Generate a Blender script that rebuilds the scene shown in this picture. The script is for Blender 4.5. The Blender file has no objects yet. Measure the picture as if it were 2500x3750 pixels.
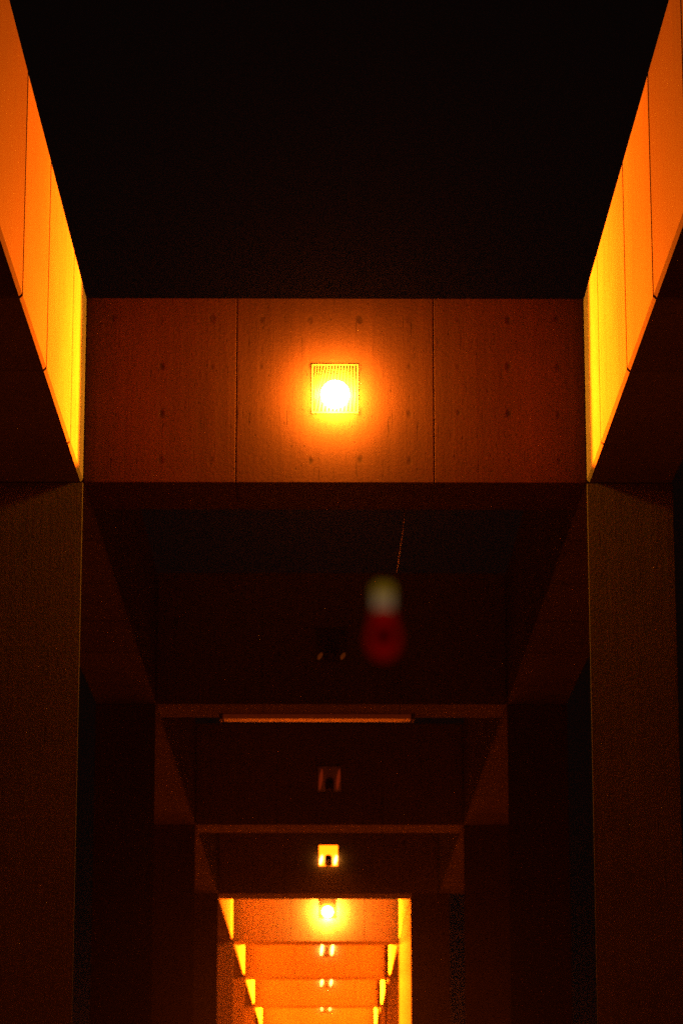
import bpy, bmesh, math, random
from mathutils import Vector, Matrix
random.seed(7)
R = math.radians
scene = bpy.context.scene
col = scene.collection

# ------------------------------------------------------------------ camera
EYE = 1.5
cam_d = bpy.data.cameras.new('camera')
cam = bpy.data.objects.new('camera', cam_d); col.objects.link(cam)
cam.location = (-0.052, 0.0, EYE)
cam.rotation_euler = (R(90 + 13.24), 0, R(-0.342))
cam_d.sensor_fit = 'VERTICAL'; cam_d.sensor_height = 36.0; cam_d.sensor_width = 24.0
cam_d.lens = 105.0
cam_d.clip_start = 0.05; cam_d.clip_end = 3000
cam_d.dof.use_dof = True; cam_d.dof.focus_distance = 12.0; cam_d.dof.aperture_fstop = 6.6
cam_d.dof.aperture_blades = 9
scene.camera = cam

# ------------------------------------------------------------------ night sky
w = bpy.data.worlds.new('World'); scene.world = w; w.use_nodes = True
nt = w.node_tree
bg = nt.nodes['Background']
bg.inputs['Color'].default_value = (1.0, 0.64, 0.56, 1); bg.inputs['Strength'].default_value = 0.0013

# ------------------------------------------------------------------ exposure
vs = scene.view_settings
vs.view_transform = 'Standard'; vs.look = 'None'; vs.exposure = 0.0; vs.gamma = 1.0
scene.render.engine = 'CYCLES'
cy = scene.cycles
cy.max_bounces = 12; cy.diffuse_bounces = 8; cy.glossy_bounces = 4
cy.sample_clamp_indirect = 5.0
cy.use_denoising = False

# ------------------------------------------------------------------ materials
SODIUM = (1.0, 0.122, 0.0016, 1)

def base_mat(name, color, rough=0.8, metal=0.0):
    m = bpy.data.materials.new(name); m.use_nodes = True
    b = m.node_tree.nodes['Principled BSDF']
    b.inputs['Base Color'].default_value = (*color, 1)
    b.inputs['Roughness'].default_value = rough
    b.inputs['Metallic'].default_value = metal
    return m

def emit_mat(name, color, strength):
    m = base_mat(name, (0.3, 0.3, 0.3), 0.3)
    b = m.node_tree.nodes['Principled BSDF']
    b.inputs['Emission Color'].default_value = color if len(color) == 4 else (*color, 1)
    b.inputs['Emission Strength'].default_value = strength
    return m

def concrete(name, tone=(0.060, 0.036, 0.028), ties=None, seed=0.0):
    """board-cast concrete: cloudy tone, vertical form streaks, pores, optional tie-hole stains (x/z pitch)"""
    m = base_mat(name, tone, 0.9)
    m.node_tree.nodes['Principled BSDF'].inputs['Specular IOR Level'].default_value = 0.08
    t = m.node_tree; N = t.nodes; L = t.links
    b = N['Principled BSDF']
    tc = N.new('ShaderNodeTexCoord')
    def mapping(scale, loc=(0, 0, 0)):
        mp = N.new('ShaderNodeMapping'); mp.inputs['Scale'].default_value = scale; mp.inputs['Location'].default_value = loc
        L.new(tc.outputs['Object'], mp.inputs['Vector']); return mp
    def noise(mp, scale, detail=5, rough=0.6):
        n = N.new('ShaderNodeTexNoise'); n.inputs['Scale'].default_value = scale
        n.inputs['Detail'].default_value = detail; n.inputs['Roughness'].default_value = rough
        L.new(mp.outputs['Vector'], n.inputs['Vector']); return n
    def mrange(sock, a, bb, c, d):
        r = N.new('ShaderNodeMapRange'); r.inputs[1].default_value = a; r.inputs[2].default_value = bb
        r.inputs[3].default_value = c; r.inputs[4].default_value = d
        L.new(sock, r.inputs[0]); return r.outputs[0]
    def mult(a, bb):
        x = N.new('ShaderNodeMath'); x.operation = 'MULTIPLY'; L.new(a, x.inputs[0]); L.new(bb, x.inputs[1]); return x.outputs[0]
    cloud = noise(mapping((1, 1, 1), (seed, seed * 2, 0)), 1.6, 6)
    streak = noise(mapping((9, 9, 0.35), (seed, 0, seed)), 2.2, 5)
    fine = noise(mapping((1, 1, 1)), 60, 3)
    pore = N.new('ShaderNodeTexVoronoi'); pore.inputs['Scale'].default_value = 26
    L.new(mapping((1, 1, 0.55)).outputs['Vector'], pore.inputs['Vector'])
    v = mult(mrange(cloud.outputs['Fac'], 0.3, 0.7, 0.82, 1.10), mrange(streak.outputs['Fac'], 0.3, 0.7, 0.88, 1.07))
    v = mult(v, mrange(fine.outputs['Fac'], 0.3, 0.7, 0.9, 1.08))
    v = mult(v, mrange(pore.outputs['Distance'], 0.06, 0.13, 0.55, 1.0))
    # drip scratches: thin short vertical marks
    scr = noise(mapping((24, 24, 1.6), (3 + seed, 5, 1)), 3.0, 2)
    v = mult(v, mrange(scr.outputs['Fac'], 0.63, 0.71, 1.0, 0.55))
    geo = N.new('ShaderNodeNewGeometry')
    v = mult(v, mrange(geo.outputs['Random Per Island'], 0, 1, 0.86, 1.12))
    if ties:
        px, pz, ox, oz, axis = ties
        sep = N.new('ShaderNodeSeparateXYZ'); L.new(tc.outputs['Object'], sep.inputs[0])
        def cell(sock, p, o):
            a = N.new('ShaderNodeMath'); a.operation = 'SUBTRACT'; L.new(sock, a.inputs[0]); a.inputs[1].default_value = o
            g = N.new('ShaderNodeMath'); g.operation = 'PINGPONG'; L.new(a.outputs[0], g.inputs[0]); g.inputs[1].default_value = p / 2
            return g.outputs[0]
        cx = cell(sep.outputs[axis], px, ox); cz = cell(sep.outputs['Z'], pz, oz)
        cz2 = N.new('ShaderNodeMath'); cz2.operation = 'MULTIPLY'; cz2.inputs[1].default_value = 0.6; L.new(cz, cz2.inputs[0])
        cmb = N.new('ShaderNodeCombineXYZ'); L.new(cx, cmb.inputs[0]); L.new(cz2.outputs[0], cmb.inputs[1])
        ln = N.new('ShaderNodeVectorMath'); ln.operation = 'LENGTH'; L.new(cmb.outputs[0], ln.inputs[0])
        wob = noise(mapping((1, 1, 1), (9, 2, seed)), 9, 2)
        ws = mrange(wob.outputs['Fac'], 0.35, 0.65, -0.007, 0.007)
        ad = N.new('ShaderNodeMath'); ad.operation = 'ADD'; L.new(ln.outputs['Value'], ad.inputs[0]); L.new(ws, ad.inputs[1])
        pres = noise(mapping((1, 1, 1), (2, 7, seed)), 2.3, 1)
        lo_ = mrange(pres.outputs['Fac'], 0.35, 0.6, 0.9, 0.35)
        hole = N.new('ShaderNodeMapRange'); hole.inputs[1].default_value = 0.003; hole.inputs[2].default_value = 0.015
        L.new(ad.outputs[0], hole.inputs[0]); L.new(lo_, hole.inputs[3]); hole.inputs[4].default_value = 1.0
        v = mult(v, hole.outputs[0])
    mx = N.new('ShaderNodeVectorMath'); mx.operation = 'SCALE'; mx.inputs[0].default_value = tone
    L.new(v, mx.inputs['Scale']); L.new(mx.outputs[0], b.inputs['Base Color'])
    bp = N.new('ShaderNodeBump'); bp.inputs['Strength'].default_value = 0.11; bp.inputs['Distance'].default_value = 0.02
    L.new(v, bp.inputs['Height']); L.new(bp.outputs[0], b.inputs['Normal'])
    return m

M = {}
M['red_beam'] = concrete('reddish_beam_concrete', tone=(0.052, 0.0165, 0.013), ties=(0.238, 0.235, 0.119, 0.11, 'X'))  # darkened, reddened copy that keeps bounced light low on the first beam
M['beam'] = concrete('beam_concrete', tone=(0.20, 0.165, 0.13), ties=(0.238, 0.235, 0.119, 0.11, 'X'), seed=3.0)
M['mid'] = concrete('mid_concrete', tone=(0.23, 0.19, 0.15), seed=17.0)  # right-side copy, its tone set for the lamp brightness there
M['weathered'] = concrete('weathered_concrete', tone=(0.050, 0.031, 0.023), seed=5.0)  # girder copy darkened to imitate lamp falloff at the outer ends
M['girder'] = concrete('girder_concrete', tone=(0.136, 0.110, 0.086), seed=4.0)
M['column'] = concrete('column_concrete', tone=(0.132, 0.104, 0.082), seed=8.0)
M['pale_beam'] = concrete('pale_beam_concrete', tone=(0.68, 0.60, 0.50), ties=(0.238, 0.235, 0.119, 0.11, 'X'), seed=11.0)  # lightened copy, so bounced lamp light fills the far bays
M['pale'] = concrete('pale_concrete', tone=(0.50, 0.44, 0.36), seed=13.0)  # far-bay concrete, lightened for stronger bounce
M['sooty'] = concrete('sooty_concrete', tone=(0.030, 0.014, 0.010), seed=21.0)  # panel tone darkened to hold down the lamp light on it
M['paving'] = concrete('paving_concrete', tone=(0.14, 0.12, 0.10), seed=2.0)
M['earth'] = concrete('dark_earth', tone=(0.06, 0.055, 0.045), seed=6.0)
M['housing'] = base_mat('lamp_housing_paint', (0.08, 0.07, 0.055), 0.6, 0.0)
M['reflector'] = base_mat('aged_reflector_metal', (0.07, 0.055, 0.04), 0.5, 0.0)
M['mirror'] = base_mat('bright_reflector_metal', (0.75, 0.68, 0.55), 0.22, 1.0)
M['dead_bulb'] = base_mat('dark_bulb_glass', (0.03, 0.02, 0.015), 0.25)
M['pipe'] = base_mat('rusty_pipe', (0.035, 0.010, 0.006), 0.7)
M['cable'] = base_mat('pale_cable', (0.5, 0.46, 0.36), 0.5)
M['bulb'] = emit_mat('burning_bulb', (1.0, 0.36, 0.016), 1550.0)
M['far_bulb'] = emit_mat('far_burning_bulb', (1.0, 0.27, 0.02), 520.0)
M['glow'] = emit_mat('glowing_reflector', SODIUM, 6.0)  # reflection in the tray painted on as emission
M['white_glow'] = emit_mat('bright_lamp_tube', (1.0, 0.36, 0.05), 22.0)  # mirror reflections painted as bright emission
M['dull_glow'] = emit_mat('dull_red_reflector', (1.0, 0.10, 0.02), 0.014)  # faint red reflection painted on an unlit lamp's plate
M['ember'] = emit_mat('faint_lamp_tube', (1.0, 0.07, 0.012), 0.11)  # dim glint painted on an unlit lamp
M['spark'] = emit_mat('fainter_lamp_tube', (1.0, 0.16, 0.015), 0.05)  # weakest painted glint, also on an unlit lamp

# ------------------------------------------------------------------ helpers
def box(bm, x0, x1, y0, y1, z0, z1, bev=0.0, seg=1):
    r = bmesh.ops.create_cube(bm, size=1.0, matrix=Matrix.Translation(((x0+x1)/2, (y0+y1)/2, (z0+z1)/2)) @ Matrix.Diagonal((x1-x0, y1-y0, z1-z0, 1)))
    if bev > 0:
        es = list({e for v in r['verts'] for e in v.link_edges})
        bmesh.ops.bevel(bm, geom=es, offset=bev, segments=seg, affect='EDGES', profile=0.5)

def lathe(bm, prof, axis_mat=None, n=32, cap=True):
    """prof: list of (r, h) along +Z"""
    rings = []
    mt = axis_mat or Matrix.Identity(4)
    for r, h in prof:
        rings.append([bm.verts.new(mt @ Vector((r*math.cos(2*math.pi*i/n), r*math.sin(2*math.pi*i/n), h))) for i in range(n)])
    for a, b in zip(rings, rings[1:]):
        for i in range(n):
            f = bm.faces.new((a[i], a[(i+1) % n], b[(i+1) % n], b[i])); f.smooth = True
    if cap:
        bm.faces.new(list(reversed(rings[0]))); bm.faces.new(rings[-1])

def tube(bm, pts, r, n=8):
    pts = [Vector(p) for p in pts]; rings = []
    for i, p in enumerate(pts):
        d = (pts[min(i+1, len(pts)-1)] - pts[max(i-1, 0)]).normalized()
        u = d.orthogonal().normalized(); v = d.cross(u)
        rings.append([bm.verts.new(p + r*(math.cos(2*math.pi*k/n)*u + math.sin(2*math.pi*k/n)*v)) for k in range(n)])
    for a, b in zip(rings, rings[1:]):
        for k in range(n):
            f = bm.faces.new((a[k], a[(k+1) % n], b[(k+1) % n], b[k])); f.smooth = True
    bm.faces.new(list(reversed(rings[0]))); bm.faces.new(rings[-1])

def obj(name, bm, mat, parent=None, loc=None):
    bmesh.ops.recalc_face_normals(bm, faces=bm.faces)
    me = bpy.data.meshes.new(name); bm.to_mesh(me); bm.free()
    me.materials.append(mat)
    o = bpy.data.objects.new(name, me); col.objects.link(o)
    if loc: o.location = loc
    if parent: o.parent = parent
    return o

def tag(o, label=None, cat=None, group=None, kind=None):
    if label: o['label'] = label
    if cat: o['category'] = cat
    if group: o['group'] = group
    if kind: o['kind'] = kind
    return o

def empty(name, loc, label, cat, group=None):
    o = bpy.data.objects.new(name, None); o.empty_display_size = 0.2; col.objects.link(o); o.location = loc
    return tag(o, label, cat, group)

def copy_part(src, parent):
    c = src.copy(); col.objects.link(c); c.parent = parent; return c

# ------------------------------------------------------------------ layout of the walkway
W2 = 1.2                    # half clear width
SOF = EYE + 3.40            # underside of beams
TOP = EYE + 4.32            # top of beams
LAMPZ = EYE + 3.865
L1, BAY = 13.84, 6.14
THK = 0.56
CW = 0.41                   # column / girder width
NF = 9
FY = {1: 13.84, 2: 20.2, 3: 26.7, 4: 32.6, 5: 38.4, 6: 44.3, 7: 50.5, 8: 56.8}
def Yf(k): return FY[k] if k in FY else L1 + BAY * (k - 1)
def right(k): return W2 if k < 4 else 0.905

# ------------------------------------------------------------------ ground
bm = bmesh.new()
S = 900
vs_ = [bm.verts.new(p) for p in ((-S, -S, -0.02), (S, -S, -0.02), (S, S, -0.02), (-S, S, -0.02))]
bm.faces.new(vs_)
tag(obj('ground', bm, M['earth']), kind='structure')
bm = bmesh.new()
y = -14.0
while y < 66:
    for xa, xb in ((-1.9, -0.64), (-0.63, 0.63), (0.64, 1.9)):
        box(bm, xa, xb, y + 0.005, y + 1.225, -0.015, 0.0 + random.uniform(-0.001, 0.001), 0.004)
    y += 1.23
tag(obj('path', bm, M['paving']), kind='structure')

# ------------------------------------------------------------------ portal frames: cross beam on two columns
FRAME_LABEL = {
    -1: 'concrete portal frame standing right over the viewer, outside the picture',
    0: 'concrete portal frame standing nearest the viewer, above the picture edge',
    1: 'concrete portal frame whose cross beam carries the big glaring lamp',
    2: 'dark concrete portal frame behind the red pendant, slim batten under its beam',
    3: 'dim brown concrete portal frame with an unlit lamp showing a faint red arch',
    4: 'black concrete portal frame carrying the yellow arch shaped lamp, before the bright bays',
    5: 'bright orange concrete portal frame carrying the small glaring white lamp',
    6: 'orange concrete portal frame right behind the small glaring lamp, with two bright glints',
    7: 'orange concrete portal frame third from the far end with two thinner glints',
    8: 'last orange concrete portal frame at the bottom of the bright opening',
}
def panel_box(bm, x0, x1, y0, y1, z0, z1, axis, cuts, gap=0.009, inset=0.012, bev=0.012):
    """cast panels with open joints over a slightly smaller core"""
    lo, hi = (x0, x1) if axis == 'X' else (y0, y1)
    cs = [lo] + sorted(c for c in cuts if lo < c < hi) + [hi]
    for a, b in zip(cs, cs[1:]):
        a2 = a if a == lo else a + gap/2
        b2 = b if b == hi else b - gap/2
        if axis == 'X': box(bm, a2, b2, y0, y1, z0, z1, bev)
        else: box(bm, x0, x1, a2, b2, z0, z1, bev)
    if axis == 'X': box(bm, x0+0.02, x1-0.02, y0+inset, y1-inset, z0+inset, z1-inset)
    else: box(bm, x0+inset, x1-inset, y0+0.02, y1-0.02, z0+inset, z1-inset)

def splay_post(bm, x0, x1, dep, sp, z0, z1):
    """post with splayed flanks: the rear is narrower than the front, front arrises chamfered"""
    c = 0.002
    plan = [(x0, c), (x0 + c, 0), (x1 - c, 0), (x1, c), (x1 - sp, dep), (x0 + sp, dep)]
    lo = [bm.verts.new((x, y, z0)) for x, y in plan]; hi = [bm.verts.new((x, y, z1)) for x, y in plan]
    n = len(plan)
    for i in range(n): bm.faces.new((lo[i], lo[(i+1) % n], hi[(i+1) % n], hi[i]))
    bm.faces.new(lo[::-1]); bm.faces.new(hi)
for k in range(-1, NF):
    THK = 0.28 if k < 1 else 0.56
    root = empty('portal_frame', (0, Yf(k), 0), FRAME_LABEL[k], 'portal frame', 'portal frames along the walkway')
    xr = right(k)
    bm = bmesh.new()
    panel_box(bm, -W2 + 0.003, (W2 if k == 4 else xr) - 0.003, 0, THK, SOF - 1.5*0 - SOF, TOP - SOF, 'X', [-0.473, 0.473], gap=0.004, bev=0.003)
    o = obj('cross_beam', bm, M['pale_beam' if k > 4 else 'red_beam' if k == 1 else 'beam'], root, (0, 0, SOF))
    for x0, x1 in ((-W2 - CW, -W2), (xr, xr + CW)):
        bm = bmesh.new()
        # one lift, chamfered arrises
        zs = [0.0, SOF - 0.002]
        for a, b in zip(zs, zs[1:]):
            splay_post(bm, x0, x1, 0.30, 0.05, a, b)
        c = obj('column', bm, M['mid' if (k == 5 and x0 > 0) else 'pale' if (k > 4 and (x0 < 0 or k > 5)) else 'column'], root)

# ------------------------------------------------------------------ side girders over the columns, one per bay and side
def girder(k, side):
    y0, y1 = Yf(k-1), Yf(k)
    xi = W2 if side < 0 else (right(k) if k != 4 else W2)
    if side > 0 and k == 5: y0 += THK + 0.004
    offs = [0.74, 1.94, 2.95, 4.02, 5.1]
    cuts = [y1 - o for o in offs]
    bm = bmesh.new()
    xa, xb = (-xi - CW, -xi) if side < 0 else (xi, xi + CW)
    panel_box(bm, xa, xb, y0 + 0.001, y1 - 0.001, SOF, TOP, 'Y', cuts, gap=0.008, inset=0.010, bev=0.012)
    nm = {0: 'dark overhead', 1: 'glowing yellow and orange', 2: 'dark unlit', 3: 'brown unlit', 4: 'black unlit', 5: 'yellow lit', 6: 'orange lit', 7: 'small orange lit', 8: 'tiny orange lit'}[k]
    where = {0: 'outside the picture over the viewer', 1: 'running up to the big lamp', 2: 'just behind the big lamp beam', 3: 'behind the slim batten beam',
             4: 'in front of the yellow arch lamp', 5: 'beside the small glaring lamp', 6: 'leading to the first pair of glints',
             7: 'leading to the second pair of glints', 8: 'leading to the last pair of glints'}[k]
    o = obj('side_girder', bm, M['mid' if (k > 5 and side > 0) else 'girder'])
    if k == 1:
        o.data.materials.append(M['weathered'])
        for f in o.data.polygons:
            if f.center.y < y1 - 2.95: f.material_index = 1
    tag(o, '%s concrete side girder on the %s, %s' % (nm, 'left' if side < 0 else 'right', where), 'girder', 'side girders along the walkway')
for k in range(0, NF):
    girder(k, -1); girder(k, 1)

# ------------------------------------------------------------------ panel added under the right girder to catch lamp light
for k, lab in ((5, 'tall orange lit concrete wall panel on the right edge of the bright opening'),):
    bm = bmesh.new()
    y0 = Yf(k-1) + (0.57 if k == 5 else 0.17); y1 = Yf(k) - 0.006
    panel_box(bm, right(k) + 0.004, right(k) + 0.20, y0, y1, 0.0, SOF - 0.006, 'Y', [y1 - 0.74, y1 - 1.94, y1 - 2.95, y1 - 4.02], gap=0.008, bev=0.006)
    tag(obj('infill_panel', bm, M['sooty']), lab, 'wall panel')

# ------------------------------------------------------------------ bulkhead lamps on the beam fronts
LAMP_LABEL = {
    1: 'large square bulkhead lamp burning white on the nearest beam',
    2: 'unlit bulkhead lamp on the dark beam beside the red pendant',
    3: 'unlit bulkhead lamp with a faint red arch on the dim brown beam',
    4: 'bulkhead lamp glowing as a yellow arch with dark bulb on the black beam',
    5: 'small bulkhead lamp burning white on the bright orange beam',
    6: 'bulkhead lamp with two bright glints just below the small white lamp',
    7: 'bulkhead lamp with two thin yellow glints, second below the small white lamp',
    8: 'bulkhead lamp with two faint glints lowest in the bright opening',
}
LIT = {1: 1.0, 5: 1.0}
def lamp(k):
    y = Yf(k) - 0.001
    root = empty('bulkhead_lamp', (0, y, LAMPZ - (0.05 if k > 1 else 0)), LAMP_LABEL[k], 'lamp', 'bulkhead lamps on the cross beams')
    # shallow square tray: frame of four bars round a ribbed reflector
    a, b, d = 0.112, 0.122, 0.0018
    bm = bmesh.new()
    box(bm, -a, a, -d, 0, b - 0.008, b); box(bm, -a, a, -d, 0, -b, -b + 0.008)
    box(bm, -a, -a + 0.008, -d, 0, -b + 0.008, b - 0.008); box(bm, a - 0.008, a, -d, 0, -b + 0.008, b - 0.008)
    obj('housing', bm, M['housing'], root)
    bm = bmesh.new()
    n = 15
    for i in range(n):      # slanting ribs pressed into the reflector
        x = -0.098 + 0.196 * i / (n - 1)
        top, bot = 0.112, -0.112
        lean = -0.06 * (1 - i / (n - 1))
        p = [(x, -0.0006, top), (x + lean, -0.0006, bot)]
        if abs(p[1][0]) > 0.1: p[1] = (math.copysign(0.1, p[1][0]), -0.0006, bot)
        tube(bm, p, 0.0034, 8)
    box(bm, -a + 0.009, a - 0.009, -0.0014, -0.0003, -b + 0.009, b - 0.009)
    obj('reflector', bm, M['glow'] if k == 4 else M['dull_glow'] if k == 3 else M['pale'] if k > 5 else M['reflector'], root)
    off = Vector((0.0, 0, -0.045))
    if k in (1, 5):
        bm = bmesh.new()
        bmesh.ops.create_uvsphere(bm, u_segments=40, v_segments=24, radius=0.068)
        for f in bm.faces: f.smooth = True
        bmesh.ops.scale(bm, vec=(1, 0.72, 1), verts=bm.verts)
        obj('bulb', bm, M['bulb' if k == 1 else 'far_bulb'], root, (0.0, -0.060, -0.045))
        ld = bpy.data.lights.new('lamp_light', 'SPOT'); ld.color = SODIUM[:3]
        ld.energy = SPOT_W[k]; ld.spot_size = R(171); ld.spot_blend = 0.12; ld.shadow_soft_size = 0.06
        lo = bpy.data.objects.new('lamp_light', ld); col.objects.link(lo); lo.parent = root
        lo.location = (0, -0.16, -0.045); lo.rotation_euler = (R(90), 0, 0); lo.rotation_euler = (R(-90), 0, 0)
    else:
        # dark bulb hanging in front; glints of the side mirrors painted as emission
        bm = bmesh.new()
        w2 = 0.042 if k < 5 else 0.024
        lathe(bm, [(w2*0.9, -0.115), (w2, -0.08), (w2, -0.035), (w2*0.85, -0.012), (w2*0.5, 0.002), (0.006, 0.006)], n=24)
        obj('bulb', bm, M['dead_bulb'], root, (0.0, -0.060, 0.0))
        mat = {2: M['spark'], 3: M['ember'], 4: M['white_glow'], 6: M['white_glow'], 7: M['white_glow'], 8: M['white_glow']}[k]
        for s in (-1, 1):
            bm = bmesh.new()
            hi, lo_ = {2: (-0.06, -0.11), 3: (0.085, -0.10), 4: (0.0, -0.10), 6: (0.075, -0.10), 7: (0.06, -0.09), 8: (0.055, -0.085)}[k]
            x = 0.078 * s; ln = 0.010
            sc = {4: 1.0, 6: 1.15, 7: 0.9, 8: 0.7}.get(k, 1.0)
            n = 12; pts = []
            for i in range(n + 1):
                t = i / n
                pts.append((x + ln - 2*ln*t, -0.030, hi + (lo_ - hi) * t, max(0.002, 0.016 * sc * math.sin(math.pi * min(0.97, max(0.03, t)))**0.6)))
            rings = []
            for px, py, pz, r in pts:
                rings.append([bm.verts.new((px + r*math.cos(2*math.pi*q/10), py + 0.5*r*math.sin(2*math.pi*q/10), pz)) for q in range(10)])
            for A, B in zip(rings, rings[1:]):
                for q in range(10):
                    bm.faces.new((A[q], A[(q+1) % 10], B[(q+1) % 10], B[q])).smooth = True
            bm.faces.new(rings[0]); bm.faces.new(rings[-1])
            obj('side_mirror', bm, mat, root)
        if k in SPOT_W:  # fill spots added at dark-bulb lamps to brighten the far bays
            ld = bpy.data.lights.new('lamp_light', 'SPOT'); ld.color = SODIUM[:3]
            ld.energy = SPOT_W[k]; ld.spot_size = R(172); ld.spot_blend = 0.4; ld.shadow_soft_size = 0.05
            lo = bpy.data.objects.new('lamp_light', ld); col.objects.link(lo); lo.parent = root
            lo.location = (0, -0.13, -0.02); lo.rotation_euler = (R(-90), 0, 0)
    if k == 4:      # fill spot added here, thrown down on to the path to lift middle bays
        ld = bpy.data.lights.new('lamp_light', 'SPOT'); ld.color = SODIUM[:3]
        ld.energy = 17000.0; ld.spot_size = R(52); ld.spot_blend = 0.9; ld.shadow_soft_size = 0.05
        lo = bpy.data.objects.new('lamp_light', ld); col.objects.link(lo); lo.parent = root
        lo.location = (0, -0.16, -0.04); lo.rotation_euler = (R(-90 + 33), 0, 0)
    return root
SPOT_W = {1: 3900.0, 5: 6500.0, 6: 16000.0, 7: 34000.0, 8: 42000.0}
for k in range(1, NF):
    lamp(k)

# ------------------------------------------------------------------ thin dark bars added for gap shadows right of the bright bays
for k, xd, lab in ((6, 886, 'thin dark upright drain pipe right of the first pair of glints'),
                   (7, 868, 'thin dark upright drain pipe right of the second pair of glints')):
    yy = Yf(k) - 0.035
    f = 6860.0
    d = cam.rotation_euler.to_matrix() @ Vector(((xd - 784) / f, (1176 - 2260) / f, -1.0))
    xx = cam.location.x + d.x * (yy - cam.location.y) / d.y
    root = empty('drain_pipe', (xx, yy, 0), lab, 'pipe', 'drain pipes in the bright bays')
    bm = bmesh.new(); tube(bm, [(0, 0, 0.0), (0.002, 0, 2.0), (-0.001, 0, TOP - 0.02)], 0.019, 10)
    obj('pipe', bm, M['pipe'], root)
    for zz in (1.2, 3.1, SOF + 0.3):
        bm = bmesh.new(); lathe(bm, [(0.026, -0.015), (0.026, 0.015)], Matrix.Translation((0, 0, zz)), n=14)
        obj('clip', bm, M['pipe'], root)

# ------------------------------------------------------------------ slim strip under the second beam, reddened by weak emission
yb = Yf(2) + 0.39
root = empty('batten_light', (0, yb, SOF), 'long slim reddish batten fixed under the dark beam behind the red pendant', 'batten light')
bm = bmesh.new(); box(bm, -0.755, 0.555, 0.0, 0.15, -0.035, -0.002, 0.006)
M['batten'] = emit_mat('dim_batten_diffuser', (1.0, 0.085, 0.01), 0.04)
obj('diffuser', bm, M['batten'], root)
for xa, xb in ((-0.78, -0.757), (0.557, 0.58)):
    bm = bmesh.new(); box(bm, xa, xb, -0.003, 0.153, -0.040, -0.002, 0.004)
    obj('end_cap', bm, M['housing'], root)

# ------------------------------------------------------------------ red pendant close to the camera, coloured by weak emission
yp = Yf(-1) + 0.24
THK = 0.56
def pix(xd, yd, Y):
    """world x,z at depth Y of a display pixel (1568 x 2352) - used once to read sizes off the photo"""
    f = 6860.0
    d = Vector(((xd - 784) / f, (1176 - yd) / f, -1.0))
    wv = cam.rotation_euler.to_matrix() @ d
    t = (Y - cam.location.y) / wv.y
    p = cam.location + wv * t
    return p
bpy.context.view_layer.update()
cap_t = pix(880, 1342, yp); cap_b = pix(878, 1402, yp); bot = pix(880, 1515, yp)
s = (pix(900, 1460, yp) - pix(800, 1460, yp)).length / 118.0
root = empty('pendant_lamp', cap_t, 'blurred red pear shaped pendant with pale yellow cap, in front of the dark opening', 'pendant lamp')
bm = bmesh.new()
tube(bm, [(0, 0, SOF - cap_t.z), (0.001, 0, 0.8), (0, 0, 0.0)], 0.00015, 6)
obj('cable', bm, M['cable'], root)
# thin loose cable dangling from the back of the first beam
yc = Yf(1) + THK - 0.02
ta = pix(930, 1168, yc); tb = pix(912, 1305, yc)
bm = bmesh.new()
d = tb - ta; d.z = tb.z - SOF
tube(bm, [(0, 0, 0), (d.x*0.45 + 0.001, 0, d.z*0.5), (d.x, 0, d.z), (d.x - 0.003, 0, d.z - 0.02)], 0.0028, 6)
c = obj('cable', bm, M['cable'], None, (ta.x, yc, SOF))
tag(c, 'thin pale cable dangling from the beam of the big lamp, right of its centre', 'cable')
hc = cap_b.z - cap_t.z
M['cap'] = emit_mat('pale_lit_cap', (1.0, 0.60, 0.28), 0.12)
M['cap_rim'] = emit_mat('yellow_lit_rim', (1.0, 0.55, 0.03), 0.11)
bm = bmesh.new()
lathe(bm, [(6*s, 0.0), (22*s, -2*s), (27*s, -8*s), (28*s, hc*0.45)], n=36)
obj('cap_rim', bm, M['cap_rim'], root)
bm = bmesh.new()
lathe(bm, [(27*s, hc*0.45), (27*s, hc*0.6), (26*s, hc*0.9), (26*s, hc)], n=36)
obj('cap', bm, M['cap'], root)
M['red'] = emit_mat('red_lit_glass', (1.0, 0.004, 0.003), 0.085)
for q in ('cap', 'cap_rim', 'red'):
    M[q].node_tree.nodes['Principled BSDF'].inputs['Specular IOR Level'].default_value = 0.0
    M[q].node_tree.nodes['Principled BSDF'].inputs['Base Color'].default_value = (0.05, 0.02, 0.02, 1)
H = bot.z - cap_t.z
bm = bmesh.new()
prof = [(31, 1402), (34, 1415), (38, 1430), (45, 1446), (50, 1462), (50, 1476), (45, 1492), (34, 1505), (18, 1513), (3, 1516)]
lathe(bm, [(0.88*r*s, hc + (H - hc) * (yy - 1402) / (1516 - 1402)) for r, yy in prof], n=40)
g = obj('globe', bm, M['red'], root)
bm = bmesh.new()
mz = hc + (H - hc) * (1468 - 1402) / 114
lathe(bm, [(24*s, 0.0), (24*s, 3*s), (16*s, 5*s), (2*s, 5.5*s)], Matrix.Translation((0, -41*s, mz)) @ Matrix.Rotation(R(90), 4, 'X'), n=28)
obj('disc', bm, base_mat('dark_disc', (0.04, 0.004, 0.004), 0.6), root)

# ------------------------------------------------------------------ thin haze added for halos and veil round the lamps
bm = bmesh.new()
box(bm, -40, 40, -20, 75, -1.0, 5.95)
m = bpy.data.materials.new('night_air'); m.use_nodes = True
t = m.node_tree; t.nodes.remove(t.nodes['Principled BSDF'])
pv = t.nodes.new('ShaderNodeVolumePrincipled')
pv.inputs['Color'].default_value = (0.9, 0.86, 0.82, 1); pv.inputs['Density'].default_value = 0.00002
pv.inputs['Anisotropy'].default_value = 0.86
t.links.new(pv.outputs[0], t.nodes['Material Output'].inputs['Volume'])
hz = obj('haze', bm, m); tag(hz, kind='stuff')
